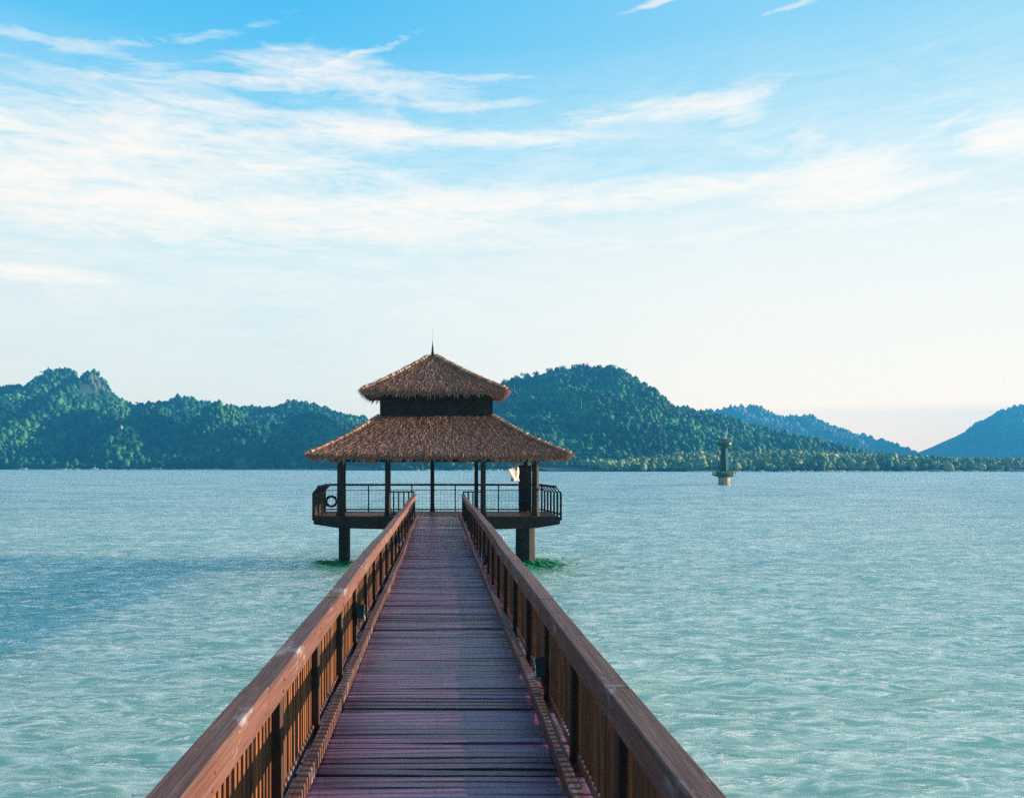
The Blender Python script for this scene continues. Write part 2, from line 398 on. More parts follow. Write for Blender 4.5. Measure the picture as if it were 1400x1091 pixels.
# kerbs
def wob(y, s):     # gentle sag and wander of the old rails (metres)
    k = (y-2)/1.6; i = math.floor(k); f = k-i
    g = lambda j,q: random.Random(j*31+s*977+q).uniform(-1,1)
    dxx = (g(i,1)*(1-f)+g(i+1,1)*f)*.014 + .022*math.sin(y*.33+s*2)*(y/30)
    dzz = (g(i,2)*(1-f)+g(i+1,2)*f)*.012 + .03*math.sin(y*.29+s*1.3)*(y/30)
    return dxx, dzz
def strip(mb, y0, y1, x0, x1, z0, z1, s, step=1.6, board=3.2):
    """a run of boards that follows the wobble, butted with small joints"""
    y = y0
    while y < y1-.01:
        ye = min(y+board, y1); n = max(1, int(round((ye-y)/step*2))); tt = rnd.random()
        jx = rnd.uniform(-.004,.004); jz = rnd.uniform(-.004,.004)
        vs = []; fs = []
        for k in range(n+1):
            yy = y+.004+(ye-y-.008)*k/n; a,b = wob(yy, s)
            for (x,z) in ((x0,z0),(x1,z0),(x1,z1),(x0,z1)): vs.append((x+a+jx, yy, z+b+jz))
        for k in range(n):
            for j in range(4): fs.append((k*4+j,k*4+(j+1)%4,(k+1)*4+(j+1)%4,(k+1)*4+j))
        fs += [(0,1,2,3), (n*4+3,n*4+2,n*4+1,n*4)]
        mb.add(vs, fs, tt); y = ye
for s,sg,xe in ((0,-1,.905),(1,1,.885)):
    k_ = MB(); a0,a1 = sorted((sg*xe, sg*(xe+.085)))
    strip(k_, Y0, Y1, a0, a1, .008, .125, s+4)
    yy = Y0+.4
    k_.build('kerb_board', M['rail'], pier, bevel=.006)
# railings
def panel_mesh(phase):
    p = MB()
    n = 15
    for i in range(n):
        y = .1*(i+.5)+.035+phase+rnd.uniform(-.004,.004)
        w_ = .045+rnd.uniform(-.003,.003)
        tz = rnd.uniform(-.004,.004)
        p.box((-.009+tz,y-w_/2,.06),(.009+tz,y+w_/2,.86), jit=.0012)
    return p
for s,sg,yp0 in ((0,-1,2.05),(1,1,3.0)):
    rail = MB(); x0,x1 = sorted((sg*.985, sg*1.135))
    strip(rail, Y0, Y1, x0, x1, .965, 1.0, s)
    R_ = rail.build('handrail', M['rail'], None, bevel=.008)
    side = MB(); a0,a1 = sorted((sg*.993, sg*1.028)); strip(side, Y0, Y1, a0, a1, .815, .962, s)
    yb_ = yp0-3.2
    while yb_ < Y1:
        a,b = wob(yb_, s)
        for dy_,dz_ in ((-.02,.855),(.02,.92)):
            side.tube((sg*.998+a,yb_+dy_,dz_+b),(sg*.9895+a,yb_+dy_,dz_+b),.011,n=8,tone=0)
        yb_ += 1.6
    bot = MB(); b0,b1 = sorted((sg*1.043, sg*1.09)); strip(bot, Y0, Y1, b0, b1, .06, .14, s)
    # railing part carries the bottom rail; the rest are its sub-parts
    root = bot.build('railing', M['rail'], pier, bevel=.004)
    if s == 0: root['label'] = 'sunlit orange brown railing on the left of the deck'
    else: root['label'] = 'shaded purple brown railing on the right of the deck'
    R_.parent = root
    side.build('side_board', M['rail'], root, bevel=.004)
    pm = MB(); pm.box((-.045,-.045,-.3),(.045,.045,.812), jit=.001); pm.box((-.02,-.045,.8),(.045,.045,.963))
    proto = pm.build('post', M['post'], root, bevel=.006)
    panels = [panel_mesh(0).build('baluster_panel', M['baluster'], root) for _ in range(3)]
    yp = yp0-3.2 if s == 0 else yp0-3.2; k = 0; first = True
    while yp < Y1:
        a,b = wob(yp, s)
        loc = (sg*1.052+a, yp, b)
        if first: proto.location = loc; first = False
        else: place(proto, root, loc)
        if yp+1.6 < Y1+.9:
            a,b = wob(yp+.8, s)
            q = (sg*1.066+a*.9, yp+.03, b*.8)
            if k < 3: panels[k].location = q
            else: place(panels[rnd.randrange(3)], root, q)
            k += 1
        yp += 1.6
# bearers and piles under the deck
bm_ = MB()
for x in (-.8,0,.8): bm_.box((x-.06,Y0,-.25),(x+.06,Y1,-.04))
bm_.build('joist', M['dark'], pier)
cr = MB(); cr.box((-1.2,-.1,-.5),(1.2,.1,-.252)); cr = cr.build('cross_beam', M['dark'], pier)
pl = MB(); pl.tube((0,0,-5.2),(0,0,-.502),.14,n=14); pl = pl.build('pile', M['pile'], pier, smooth=False)
fst = True
for yy in (1,7,13,19,25,31,36.3):
    if fst: cr.location = (0,yy,0); pl.location = (-.95,yy,0); place(pl,pier,(.95,yy,0)); fst = False
    else: place(cr,pier,(0,yy,0)); place(pl,pier,(-.95,yy,0)); place(pl,pier,(.95,yy,0))

# rail lights
def rail_light(x, y, z, sg, label):
    o = empty('rail_light', (x,y,z), label, 'light', 'hooded lights on the pier railings')
    b = MB(); b.box((-.02,-.075,-.11),(.02,.075,.07)); b.build('housing', M['lamp_hood'], o, bevel=.01)
    h = MB()   # pitched hood, open below
    f = -sg
    for s in (-1,1):
        h.add([(0,0,.15),(0,s*.13,.0),(f*.09,s*.11,-.01),(f*.09,0,.13),(0,0,.138),(0,s*.118,-.01),(f*.085,s*.1,-.02),(f*.085,0,.118)],
              [(0,1,2,3),(7,6,5,4),(0,4,5,1),(1,5,6,2),(2,6,7,3),(3,7,4,0)])
    h.build('hood', M['lamp_hood'], o)
    e = MB()
    for s in (-1,1): e.bar((f*.09,0,.138),(f*.09,s*.117,-.004),.008,.008)
    e.build('hood_rim', M['white'], o)
    l = MB(); l.lathe((f*.045,0,-.03),[(.02,-.05),(.05,-.035),(.055,0),(.045,.04),(.02,.05)],12); l.build('lens', M['lens'], o, smooth=True)
    return o
for y_,lb in ((10.05,'nearest hooded black light on the sunlit left railing'),(19.65,'middle hooded black light on the sunlit left railing'),(29.25,'farthest hooded black light on the sunlit left railing')):
    rail_light(-1.0, y_, .46, -1, lb)
for y_,lb in ((7.8,'nearest arched hooded light on the shaded right railing'),(17.4,'middle arched hooded light on the shaded right railing'),(27.0,'farthest arched hooded light on the shaded right railing')):
    rail_light(1.0, y_, .33, 1, lb)

# ------------------------------------------------------------------ the pavilion
PC = (-.12, 39.0, WZ)
pav = empty('pavilion', PC, 'open pavilion with two tiers of brown thatched roof at the end of the pier', 'pavilion')
PY0, PY1, PXL, PXR = 36.9, 41.0, -5.68, 5.5
def part(mb, name, m, parent=None, **k): return mb.build(name, m, parent or pav, PC, **k)
pd = MB(); y = PY0
while y < PY1-.02:
    pd.box((PXL+.1,y+.004,-.045),(PXR-.1,y+.14,.0+rnd.uniform(-.003,.003))); y += .146
part(pd, 'platform_deck', M['pdeck'])
fa = MB()
def skirt(yy, yt):
    fa.prism([(PXL+.08,-.05),(PXL+.08,-.36),(PXL+1.1,-.52),(-2.6,-.58),(2.6,-.58),(PXR-1.1,-.52),(PXR-.08,-.36),(PXR-.08,-.05)], yy, yt)
skirt(PY0-.06, PY0-.001); skirt(PY1+.001, PY1+.06); skirt(38.3,38.5); skirt(39.6,39.8)
for x in (PXL+.03, PXR-.09): fa.box((x,PY0,-.34),(x+.049,PY1,-.05))
part(fa, 'edge_beam', M['dark'])
pr = MB(); pr.lathe((0,0,0),[(.24,0),(.235,4.72)],8); 
def pile(x, y, r):
    q = MB(); q.lathe((x,y,-5.2),[(r*1.06,0),(r*1.04,3.2),(r,4.65)],10); return part(q,'pile',M['pile'])
pile(-4.36,37.6,.235); pile(-4.6,40.3,.235); pile(3.98,37.7,.44); pile(4.25,40.2,.22); pile(-.9,40.3,.2); pile(1.2,40.3,.2)
# columns
def column(x, y, r, top=2.5, z0=-.05):
    q = MB(); q.lathe((x,y,0),[(r*1.1,z0),(r*1.05,.3),(r,1.2),(r*.97,top)],10, tone=rnd.random())
    q.lathe((x,y,0),[(r*1.3,.0),(r*1.3,.1),(r*1.12,.14)],10)
    return part(q,'column',M['post'])
column(-4.48,37.35,.16); column(-2.34,37.35,.12); column(2.02,37.35,.12); column(4.4,37.35,.16)
column(-4.75,40.7,.13); column(-2.5,40.7,.11); column(-.32,40.7,.1); column(1.86,40.7,.1); column(4.3,40.7,.14)
# ring beam and rafters
rb = MB()
for yy in (37.35,40.7):
    rb.box((-5.0,yy-.08,2.46),(4.8,yy+.08,2.7))
for x in (-4.6,-2.4,-.2,1.95,4.38): rb.box((x-.07,36.6,2.702),(x+.07,41.6,2.85))
part(rb,'ring_beam',M['dark'])

# ---- thatch
RX, RY = -.12, 39.3
def thatch_roof(name, cx, cy, ex, ey, ez, nx, ny, nz, cxn, sag, rows, per, tuft_len, tiers_tone=1):
    """four-sided roof: eave half sizes ex,ey at height ez, top half sizes nx,ny at nz (centre cxn)"""
    base = MB(); N = 8
    def pt(side, u, v, lift=0):
        # side 0 front,1 right,2 back,3 left ; u -1..1 ; v 0 eave..1 top
        hx = ex+(nx-ex)*v; hy = ey+(ny-ey)*v; c = cx+(cxn-cx)*v
        z = ez+(nz-ez)*v - sag*math.sin(math.pi*v)
        if side == 0: p = (c+u*hx, cy-hy, z)
        elif side == 2: p = (c-u*hx, cy+hy, z)
        elif side == 1: p = (c+hx, cy+u*hy, z)
        else: p = (c-hx, cy-u*hy, z)
        return Vector(p)
    for sd_ in range(4):
        for k in range(N):
            a,b = k/N,(k+1)/N
            base.add([pt(sd_,-1,a),pt(sd_,1,a),pt(sd_,1,b),pt(sd_,-1,b)],[(0,1,2,3)],.35)
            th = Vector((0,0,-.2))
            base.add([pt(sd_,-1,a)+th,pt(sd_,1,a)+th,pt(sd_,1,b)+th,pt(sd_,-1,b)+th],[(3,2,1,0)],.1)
        th = Vector((0,0,-.2))
        base.add([pt(sd_,-1,0),pt(sd_,1,0),pt(sd_,1,0)+th,pt(sd_,-1,0)+th],[(0,3,2,1)],.3)
    ob = part(base, name, M['thatch'])
    V=[];Fc=[];T=[]
    def blade(p, dirv, nrm, side_v, L_, w_, tone, bend=.12):
        q1 = p+dirv*L_*.5+nrm*.02; q2 = p+dirv*L_-nrm*bend*L_*.4+Vector((0,0,-bend*L_*.5))
        i = len(V)
        V.extend([p-side_v*w_*.4,p+side_v*w_*.4,q1+side_v*w_*.5,q1-side_v*w_*.5,q2+side_v*w_*.15,q2-side_v*w_*.15])
        Fc.extend([(i,i+1,i+2,i+3),(i+3,i+2,i+4,i+5)]); T.extend([tone]*6)
    for sd_ in range(4):
        dens = per if sd_ in (0,) else int(per*.55)
        for r_ in range(rows):
            v = (r_)/rows
            hl = (ex+(nx-ex)*v) if sd_ in (0,2) else (ey+(ny-ey)*v)
            cnt = int(dens*max(hl,.15)/ex)+2
            for i in range(cnt):
                u = rnd.uniform(-1,1); vv = min(.995,max(0.0, v+rnd.uniform(-.6,.8)/rows))
                p = pt(sd_,u,vv); q = pt(sd_,u,max(vv-.08,-.02)); dn = (q-p).normalized()
                sv = (pt(sd_,min(1,u+.02),vv)-pt(sd_,u-.02,vv)).normalized()
                nm = sv.cross(-dn).normalized()
                if nm.z < 0: nm = -nm
                lift = .03+rnd.random()**2*.07
                dn2 = (dn+nm*rnd.uniform(-.03,.16)+sv*rnd.uniform(-.22,.22)).normalized()
                tn = min(1,max(0,rnd.gauss(.48,.2)))
                blade(p+nm*lift, dn2, nm, (sv+nm*rnd.uniform(-.6,.6)).normalized(), tuft_len*rnd.uniform(.5,1.2), rnd.uniform(.010,.028), tn, rnd.uniform(0,.3))
        # fringe on the eave
        hl = ex if sd_ in (0,2) else ey
        for i in range(int(hl*110)):
            u = rnd.uniform(-1.01,1.01); p = pt(sd_,u,rnd.uniform(0,.03)); 
            q = pt(sd_,u,-.05); dn = (q-p).normalized(); dn = (dn+Vector((rnd.uniform(-.3,.3),0,-rnd.uniform(.2,1.6)))).normalized()
            sv = (pt(sd_,u+.02,0)-pt(sd_,u-.02,0)).normalized(); nm = Vector((-dn.y*0,-1,0)) if sd_==0 else Vector((0,0,1))
            blade(p+Vector((0,0,rnd.uniform(-.16,.04))), dn, nm, sv, rnd.uniform(.1,.3)*(1.5 if rnd.random()<.05 else 1), rnd.uniform(.02,.06), min(1,max(0,rnd.gauss(.55,.22))), .1)
    me = bpy.data.meshes.new('thatch_cover'); me.from_pydata([tuple(Vector(p)-Vector(PC)) for p in V],[],Fc); me.materials.append(M['thatch'])
    at = me.attributes.new('tone','FLOAT','POINT'); at.data.foreach_set('value', T)
    o = bpy.data.objects.new('thatch_cover', me); COL.objects.link(o); o.parent = ob
    # hip ridges: bound rolls of straw
    for sx in (-1,1):
        for sy in (-1,1):
            hp = MB(); n = 26
            for i in range(n):
                a = i/n; b = (i+1.25)/n
                def hpnt(v):
                    v = min(v,1); p = pt(0 if sy<0 else 2, sx if sy<0 else -sx, v); return p+Vector((0,0,.05))
                p,q = hpnt(a),hpnt(b)
                w_ = .11+rnd.uniform(0,.06)
                hp.tube(p+Vector((0,0,-.01-rnd.random()*.03)), q, w_*.95, w_*.6, 7, tone=rnd.uniform(.75,1))  # pale tones put the sunlit hip highlight into the straw colour
                for _ in range(10):
                    dd = (p-q).normalized(); s1 = Vector((rnd.uniform(-1,1),rnd.uniform(-1,1),rnd.uniform(-.2,.8))).normalized()
                    p2 = q+s1*.08; p3 = p2+dd*rnd.uniform(.15,.4)+s1*.07
                    sv = dd.cross(s1).normalized()*rnd.uniform(.015,.035)
                    hp.add([p2-sv,p2+sv,p3+sv*.3,p3-sv*.3],[(0,1,2,3)], rnd.uniform(.5,1))
            oo = hp.build('hip_ridge', M['thatch'], ob, PC)
    return ob
thatch_roof('lower_roof', -.0, RY, 5.75, 3.25, 2.77, 2.62, .95, 4.58, -.14, .12, 54, 1150, .28)
nk = MB()
nk.box((-.16-2.6,RY-.93,4.5),(-.16+2.6,RY+.93,5.96))
nko = part(nk,'roof_neck',M['dark'])
sl = MB()
for i in range(44):
    x = -.16-2.58+i*.12; sl.box((x,RY-.955,4.52),(x+.105,RY-.932,5.94))
sl.build('cladding', M['dark'], nko, PC)
thatch_roof('upper_roof', -.2, RY, 3.3, 1.85, 5.74, .12, .1, 7.5, -.3, .08, 42, 760, .27)
fi = MB(); fi.lathe((-.3,RY,7.4),[(.2,0),(.17,.1),(.07,.16),(.075,.3),(.05,.34),(.05,.5),(.03,.6),(.012,.84)],10); fin = part(fi,'finial',M['dark'])
wr = MB(); wr.tube((-.3,RY,8.2),(-.3,RY,8.85),.006,.004,6); wr.build('lightning_rod', M['metal'], fin, PC)
# dangling frond ends under the front eave
for x in (-4.75,-4.3,-3.4,-2.9,-1.9,-1.3,-.6,.45,1.1,2.6,3.3,3.5,3.75,4.1,-3.0,2.9):
    fr = MB()
    for _ in range(7):
        xx = x+rnd.uniform(-.12,.12); p = Vector((xx,36.5+rnd.uniform(0,.3),2.66)); q = p+Vector((rnd.uniform(-.15,.12),rnd.uniform(-.05,.05),-rnd.uniform(.15,.42)))
        sv = Vector((1,rnd.uniform(-.6,.6),0)).normalized()*rnd.uniform(.015,.05)
        m_ = (p+q)/2+Vector((.02,0,0)); fr.add([p-sv,p+sv,m_+sv,m_-sv,q+sv*.2,q-sv*.2],[(0,1,2,3),(3,2,4,5)], rnd.uniform(.55,1))
    part(fr,'dangling_frond',M['thatch'])

# ---- railings of the platform (uprights bend inwards at the top)
def bent_rail(path, inward, name, bars=True, mesh=False, spacing=.2, lbl=None, bw=.11):
    """path: p0,p1 floor points (x,y); inward: unit vector to the platform middle"""
    p0,p1 = Vector((*path[0],0)),Vector((*path[1],0)); iv = Vector((*inward,0)); L_ = (p1-p0).length; dv = (p1-p0).normalized()
    q = MB()
    q.bar(p0+iv*.24+Vector((0,0,1.33)), p1+iv*.24+Vector((0,0,1.33)), .1, .1)
    q.bar(p0+Vector((0,0,1.06)), p1+Vector((0,0,1.06)), .04, .03)
    q.bar(p0+Vector((0,0,.09)), p1+Vector((0,0,.09)), .05, .07)
    ob = part(q, name, M['dark'])
    if lbl: ob['label'] = lbl
    if bars:
        n = int(L_/spacing); up = MB()
        for i in range(n+1):
            p = p0+dv*(L_*i/n)
            up.bar(p+Vector((0,0,-.18)), p+Vector((0,0,1.06)), bw, .04, up=iv)
            up.bar(p+Vector((0,0,1.05)), p+iv*.24+Vector((0,0,1.31)), bw*.6, .04, up=(0,0,1))
        up.build('baluster_row', M['dark'], ob, PC)
    if mesh:
        n = max(1,int(round(L_/2.2)))
        for i in range(n+1):
            up = MB(); p = p0+dv*(L_*i/n)
            up.bar(p+Vector((0,0,0)), p+Vector((0,0,1.06)), .06, .06, up=iv); up.bar(p+Vector((0,0,1.05)), p+iv*.24+Vector((0,0,1.31)), .06, .05)
            up.build('post', M['dark'], ob, PC)
        g = MB(); x = 0
        while x < L_: g.bar(p0+dv*x+Vector((0,0,.12)), p0+dv*x+Vector((0,0,1.04)), .009,.009, up=iv); x += .18
        z = .2
        while z < 1.04: g.bar(p0+Vector((0,0,z)), p1+Vector((0,0,z)), .009,.009); z += .16
        g.build('wire_mesh', M['wire'], ob, PC)
    return ob
bent_rail(((PXL,PY1),(PXR-.35,PY1)),(0,-1),'back_railing', bars=False, mesh=True)
bent_rail(((PXL,PY0+.05),(PXL,PY1)),(1,0),'side_railing', spacing=.3, bw=.2, lbl='railing along the left end of the platform')
bent_rail(((PXR,PY0+.05),(PXR-.35,PY1)),(-1,0),'side_railing', spacing=.62, bw=.4, lbl='railing along the right end of the platform')
def front_rail(x0, x1, lbl):
    q = MB(); q.box((x0,PY0+.06,1.07),(x1,PY0+.14,1.13)); lb_ = MB(); lb_.box((x0,PY0+.07,.06),(x1,PY0+.13,.12))
    ob = part(q,'front_railing',M['dark']); ob['label'] = lbl; lb_.build('bottom_rail', M['dark'], ob, PC)
    n = int(abs(x1-x0)/.225); u = MB()
    for i in range(n+1):
        x = x0+.03+(x1-x0-.06)*i/n; u.box((x-.03,PY0+.08,.12),(x+.03,PY0+.12,1.07))
    u.build('baluster_row', M['dark'], ob, PC)
front_rail(-2.3,-1.1,'short barred railing left of the pier end'); front_rail(1.08,2.0,'short barred railing right of the pier end')

# things on the platform
cb = empty('wooden_cabinet', (4.28,40.15,0), 'tall dark wooden cabinet beside the right rear column of the pavilion', 'cabinet')
q = MB(); q.box((-.36,-.2,.06),(.24,.2,2.3)); q.build('body', M['dark'], cb, bevel=.01)
for x0,x1 in ((-.345,-.062),(-.055,.225)):
    q = MB(); q.box((x0,-.225,.12),(x1,-.203,2.25)); dd = q.build('door', M['post'], cb)
    q = MB(); q.box((x0+.12,-.25,.95),(x0+.15,-.226,1.15)); q.build('handle', M['metal'], dd)
for x in (-.3,.18):
    for y in (-.15,.15): q = MB(); q.box((x-.03,y-.03,0.002),(x+.03,y+.03,.06)); q.build('foot', M['dark'], cb)

def ring():
    o = empty('lifebuoy', (-5.36,40.86,.5), 'dark ring lifebuoy with a trailing rope hung on the pavilion railing', 'lifebuoy')
    q = MB(); n=28; k=8; vs=[];fs=[]
    for i in range(n):
        a=2*math.pi*i/n
        for j in range(k):
            b=2*math.pi*j/k; r=.25+.055*math.cos(b); vs.append((r*math.cos(a),.055*math.sin(b),r*math.sin(a)))
    for i in range(n):
        for j in range(k): fs.append((i*k+j,i*k+(j+1)%k,((i+1)%n)*k+(j+1)%k,((i+1)%n)*k+j))
    q.add(vs,fs); q.build('ring', M['ring'], o, smooth=True)
    q = MB()
    for a in (.8,2.3,3.9,5.5):
        c,s=math.cos(a),math.sin(a); q.tube((c*.185,0,s*.185),(c*.315,0,s*.315),.062,n=10)
    q.build('band', M['metal'], o)
    q = MB(); pts=[(-.22,0,-.12),(-.27,-.01,-.25),(-.3,0,-.36),(-.26,.01,-.42)]
    for a,b in zip(pts,pts[1:]): q.tube(a,b,.018,n=6)
    q.build('rope', M['ring'], o)
ring()
def cloth():
    nx,nz = 18,22; V=[];Fc=[]
    for j in range(nz+1):
        v=j/nz
        for i in range(nx+1):
            u=i/nx; wdt=1.05*(1-.4*v); x=-wdt*u*(1-.15*math.sin(v*3)); z=-.92*v-.28*u*(1-v)*1.2
            y=.05*math.sin(u*11+v*3)+.03*math.sin(v*9+u*5)
            V.append((x,y,z))
    for j in range(nz):
        for i in range(nx):
            if (i+2*j)%11==0 and j<9 and i>8: continue
            if j<8 and 7<=i<=8: continue
            a=j*(nx+1)+i; Fc.append((a,a+1,a+nx+2,a+nx+1))
    me=bpy.data.meshes.new('hanging_cloth'); me.from_pydata(V,[],Fc); me.materials.append(M['cloth'])
    me.polygons.foreach_set('use_smooth',[True]*len(me.polygons))
    o=bpy.data.objects.new('hanging_cloth',me); COL.objects.link(o); o.location=(3.86,39.2,2.46); o.rotation_euler=(0,0,.85); 
    m=o.modifiers.new('thick','SOLIDIFY'); m.thickness=.006
    tag(o,'torn cream cloth hanging in the sun under the roof beside the right column','cloth')
cloth()
sp = empty('white_pole', (2.66,34,WZ), 'thin white pole standing in the water outside the right railing', 'pole')
q = MB(); q.tube((0,0,-2.5),(0,0,1.5),.032,.028,10); q.build('shaft', M['white'], sp); q = MB(); q.tube((0,0,1.501),(0,0,1.56),.036,.02,10); q.build('cap', M['white'], sp)

# ---- seaweed round the piles
def weed(cx, cy, rx, ry, n, lbl):
    q = MB(); rr = random.Random(int(cx*100))
    for _ in range(n):
        a = rr.uniform(0,6.28); r = min(1.3,abs(rr.gauss(0,.55))); x = cx+rx*r*math.cos(a); y = cy+ry*r*math.sin(a)
        L_ = rr.uniform(.25,.9)*(1.2-r*.6); th = rr.gauss(0,.35)+(math.pi if rr.random()<.5 else 0); z = WZ+.05+rr.uniform(-.06,.08)*(1-r)
        p = Vector((x,y,z)); dv = Vector((math.cos(th),math.sin(th)*.7,0)); sv = Vector((-dv.y,dv.x,rr.uniform(-.5,.5)))*rr.uniform(.006,.028)
        m_ = p+dv*L_*.5+Vector((0,0,rr.uniform(.0,.12))); e = p+dv*L_+Vector((0,0,rr.uniform(-.05,.03)))
        q.add([p-sv,p+sv,m_+sv,m_-sv,e+sv*.2,e-sv*.2],[(0,1,2,3),(3,2,4,5)], rr.random())
    o = q.build('seaweed_patch', M['weed'], None, (cx,cy,WZ)); o.location=(cx,cy,WZ)
    tag(o, lbl, 'seaweed')
weed(-4.75,36.9,.85,2.0,520,'small bright green seaweed patch in the water at the left pile')
weed(4.4,36.8,1.4,2.6,1150,'large bright green seaweed patch in the water at the right pile')

# ------------------------------------------------------------------ beacon
by = F*(H-WZ)/27.; bx = (990-600)/F*by
bc = empty('beacon', (bx,by,WZ), 'green navigation beacon with two round platforms standing alone in the sea', 'beacon')
M['green'] = plain('green_paint', (.006,.11,.055), .45, 0, .4, 2, (.004,.05,.03)); M['cream'] = plain('pale_green_paint', (.45,.6,.4), .5, 0, .25, 1.5, (.2,.4,.25))
M['conc'] = plain('weathered_concrete', (.62,.55,.4), .85, 0, .4, 1.5, (.3,.26,.2))
q = MB(); q.lathe((0,0,0),[(1.35,-3),(1.35,.15),(1.28,.3),(1.28,1.75)],18); q.build('base', M['conc'], bc)
q = MB(); q.lathe((0,0,0),[(1.4,1.752),(2.5,2.15),(2.6,2.25),(2.6,2.45),(.9,2.5)],18); pf = q.build('platform', M['green'], bc)
q = MB()
for i in range(14):
    a=2*math.pi*i/14; b_=2*math.pi*(i+1)/14; P=lambda t,z:(2.5*math.cos(t),2.5*math.sin(t),z)
    q.tube(P(a,2.4),P(a,3.15),.06,n=6); q.tube(P(a,3.15),P(b_,3.15),.06,n=6); q.tube(P(a,2.8),P(b_,2.8),.05,n=6)
q.build('railing', M['green'], pf)
q = MB()
for a in (0.1,2.2,4.3): q.box((1.75*math.cos(a)-.4,1.75*math.sin(a)-.4,2.48),(1.75*math.cos(a)+.4,1.75*math.sin(a)+.4,3.1))
q.build('battery_box', M['cream'], bc, bevel=.08)
q = MB(); q.lathe((0,0,0),[(.75,2.49),(.68,3.2),(.52,6.5),(.45,8.3),(.6,8.6)],14); tw = q.build('tower', M['green'], bc, smooth=False)
q = MB(); q.prism([(.2,2.6),(.8,2.6),(.55,8.3),(.1,8.3)],-.85,-.3); q.build('sunlit_side_panel', M['white'], tw)  # added pale panel stands in for sunlight on the tower's right side
q = MB(); 
for s in (-1,1):
    q.bar((-.9,s*.3,2.5),(-.6,s*.3,8.4),.1,.1)
for z in np.arange(2.8,8.3,.4): q.bar((-.9+.3*(z-2.5)/5.9,-.3,z),(-.9+.3*(z-2.5)/5.9,.3,z),.06,.06)
q.build('ladder', M['green'], bc)
q = MB(); q.lathe((0,0,0),[(.75,8.4),(1.5,8.9),(1.7,9.15),(1.7,9.6),(.5,9.65)],16); g2 = q.build('gallery', M['green'], bc)
q = MB()
for i in range(10):
    a=2*math.pi*i/10; b_=2*math.pi*(i+1)/10; P=lambda t,z:(1.42*math.cos(t),1.42*math.sin(t),z)
    q.tube(P(a,9.4),P(a,10.2),.05,n=6); q.tube(P(a,10.2),P(b_,10.2),.06,n=6)
q.build('railing', M['green'], g2)
q = MB(); q.lathe((0,0,0),[(.3,9.56),(.3,10.2),(.42,10.3),(.42,10.7),(.2,11.0)],12); q.build('lantern', M['lens'], bc)
q = MB(); q.box((.7,-.6,9.66),(1.6,.5,10.7)); q.box((-1.5,-.4,9.66),(-.9,.4,10.3)); q.build('solar_box', M['cream'], bc, bevel=.06)
q = MB(); q.tube((.25,0,10.2),(.75,0,13.0),.12,.06,8); q.build('antenna', M['white'], bc)

# ------------------------------------------------------------------ hills
def ico_variants(sub, n, seed, flat=1.0):
    out=[]; r = np.random.RandomState(seed)
    for k in range(n):
        bm = bmesh.new(); bmesh.ops.create_icosphere(bm, subdivisions=sub, radius=1)
        v = np.array([p.co[:] for p in bm.verts]); f = np.array([[q.index for q in fc.verts] for fc in bm.faces]); bm.free()
        c = r.randn(9,3); c /= np.linalg.norm(c,axis=1)[:,None]
        lump = np.max(v@c.T,axis=1)                      # cauliflower lumps
        rad = .62+.45*np.clip(lump-.55,0,1)/.45 + r.randn(len(v))*(.19 if sub<2 else .15)
        v = v*rad[:,None]; v[:,2] *= flat
        out.append((v,f))
    return out
V1 = ico_variants(1,8,1,1.05); V2 = ico_variants(2,8,2,1.1)

def scatter(name, P, rad, hgt, variants, m, seed, label=None):
    r = np.random.RandomState(seed); VV=[];FF=[];TT=[]; off=0
    vi = r.randint(len(variants), size=len(P))
    for k,(v,f) in enumerate(variants):
        idx = np.where(vi==k)[0]
        if not len(idx): continue
        a = r.rand(len(idx))*6.28; c,s = np.cos(a),np.sin(a)
        st = r.uniform(.65,1.35,len(idx))[:,None]
        X = (v[None,:,0]*c[:,None]*st-v[None,:,1]*s[:,None])*rad[idx,None]+P[idx,0,None]
        Y = (v[None,:,0]*s[:,None]+v[None,:,1]*c[:,None])*rad[idx,None]+P[idx,1,None]
        Z = v[None,:,2]*hgt[idx,None]+P[idx,2,None]
        VV.append(np.stack([X,Y,Z],-1).reshape(-1,3))
        FF.append((f[None]+(np.arange(len(idx))*len(v))[:,None,None]+off).reshape(-1,3)); off += len(idx)*len(v)
        TT.append(np.repeat(r.rand(len(idx)),len(v)))
    o = np_mesh(name, np.concatenate(VV), np.concatenate(FF), m, np.concatenate(TT))
    return o

def pchip(xs, ys, q): return np.interp(q, xs, ys)

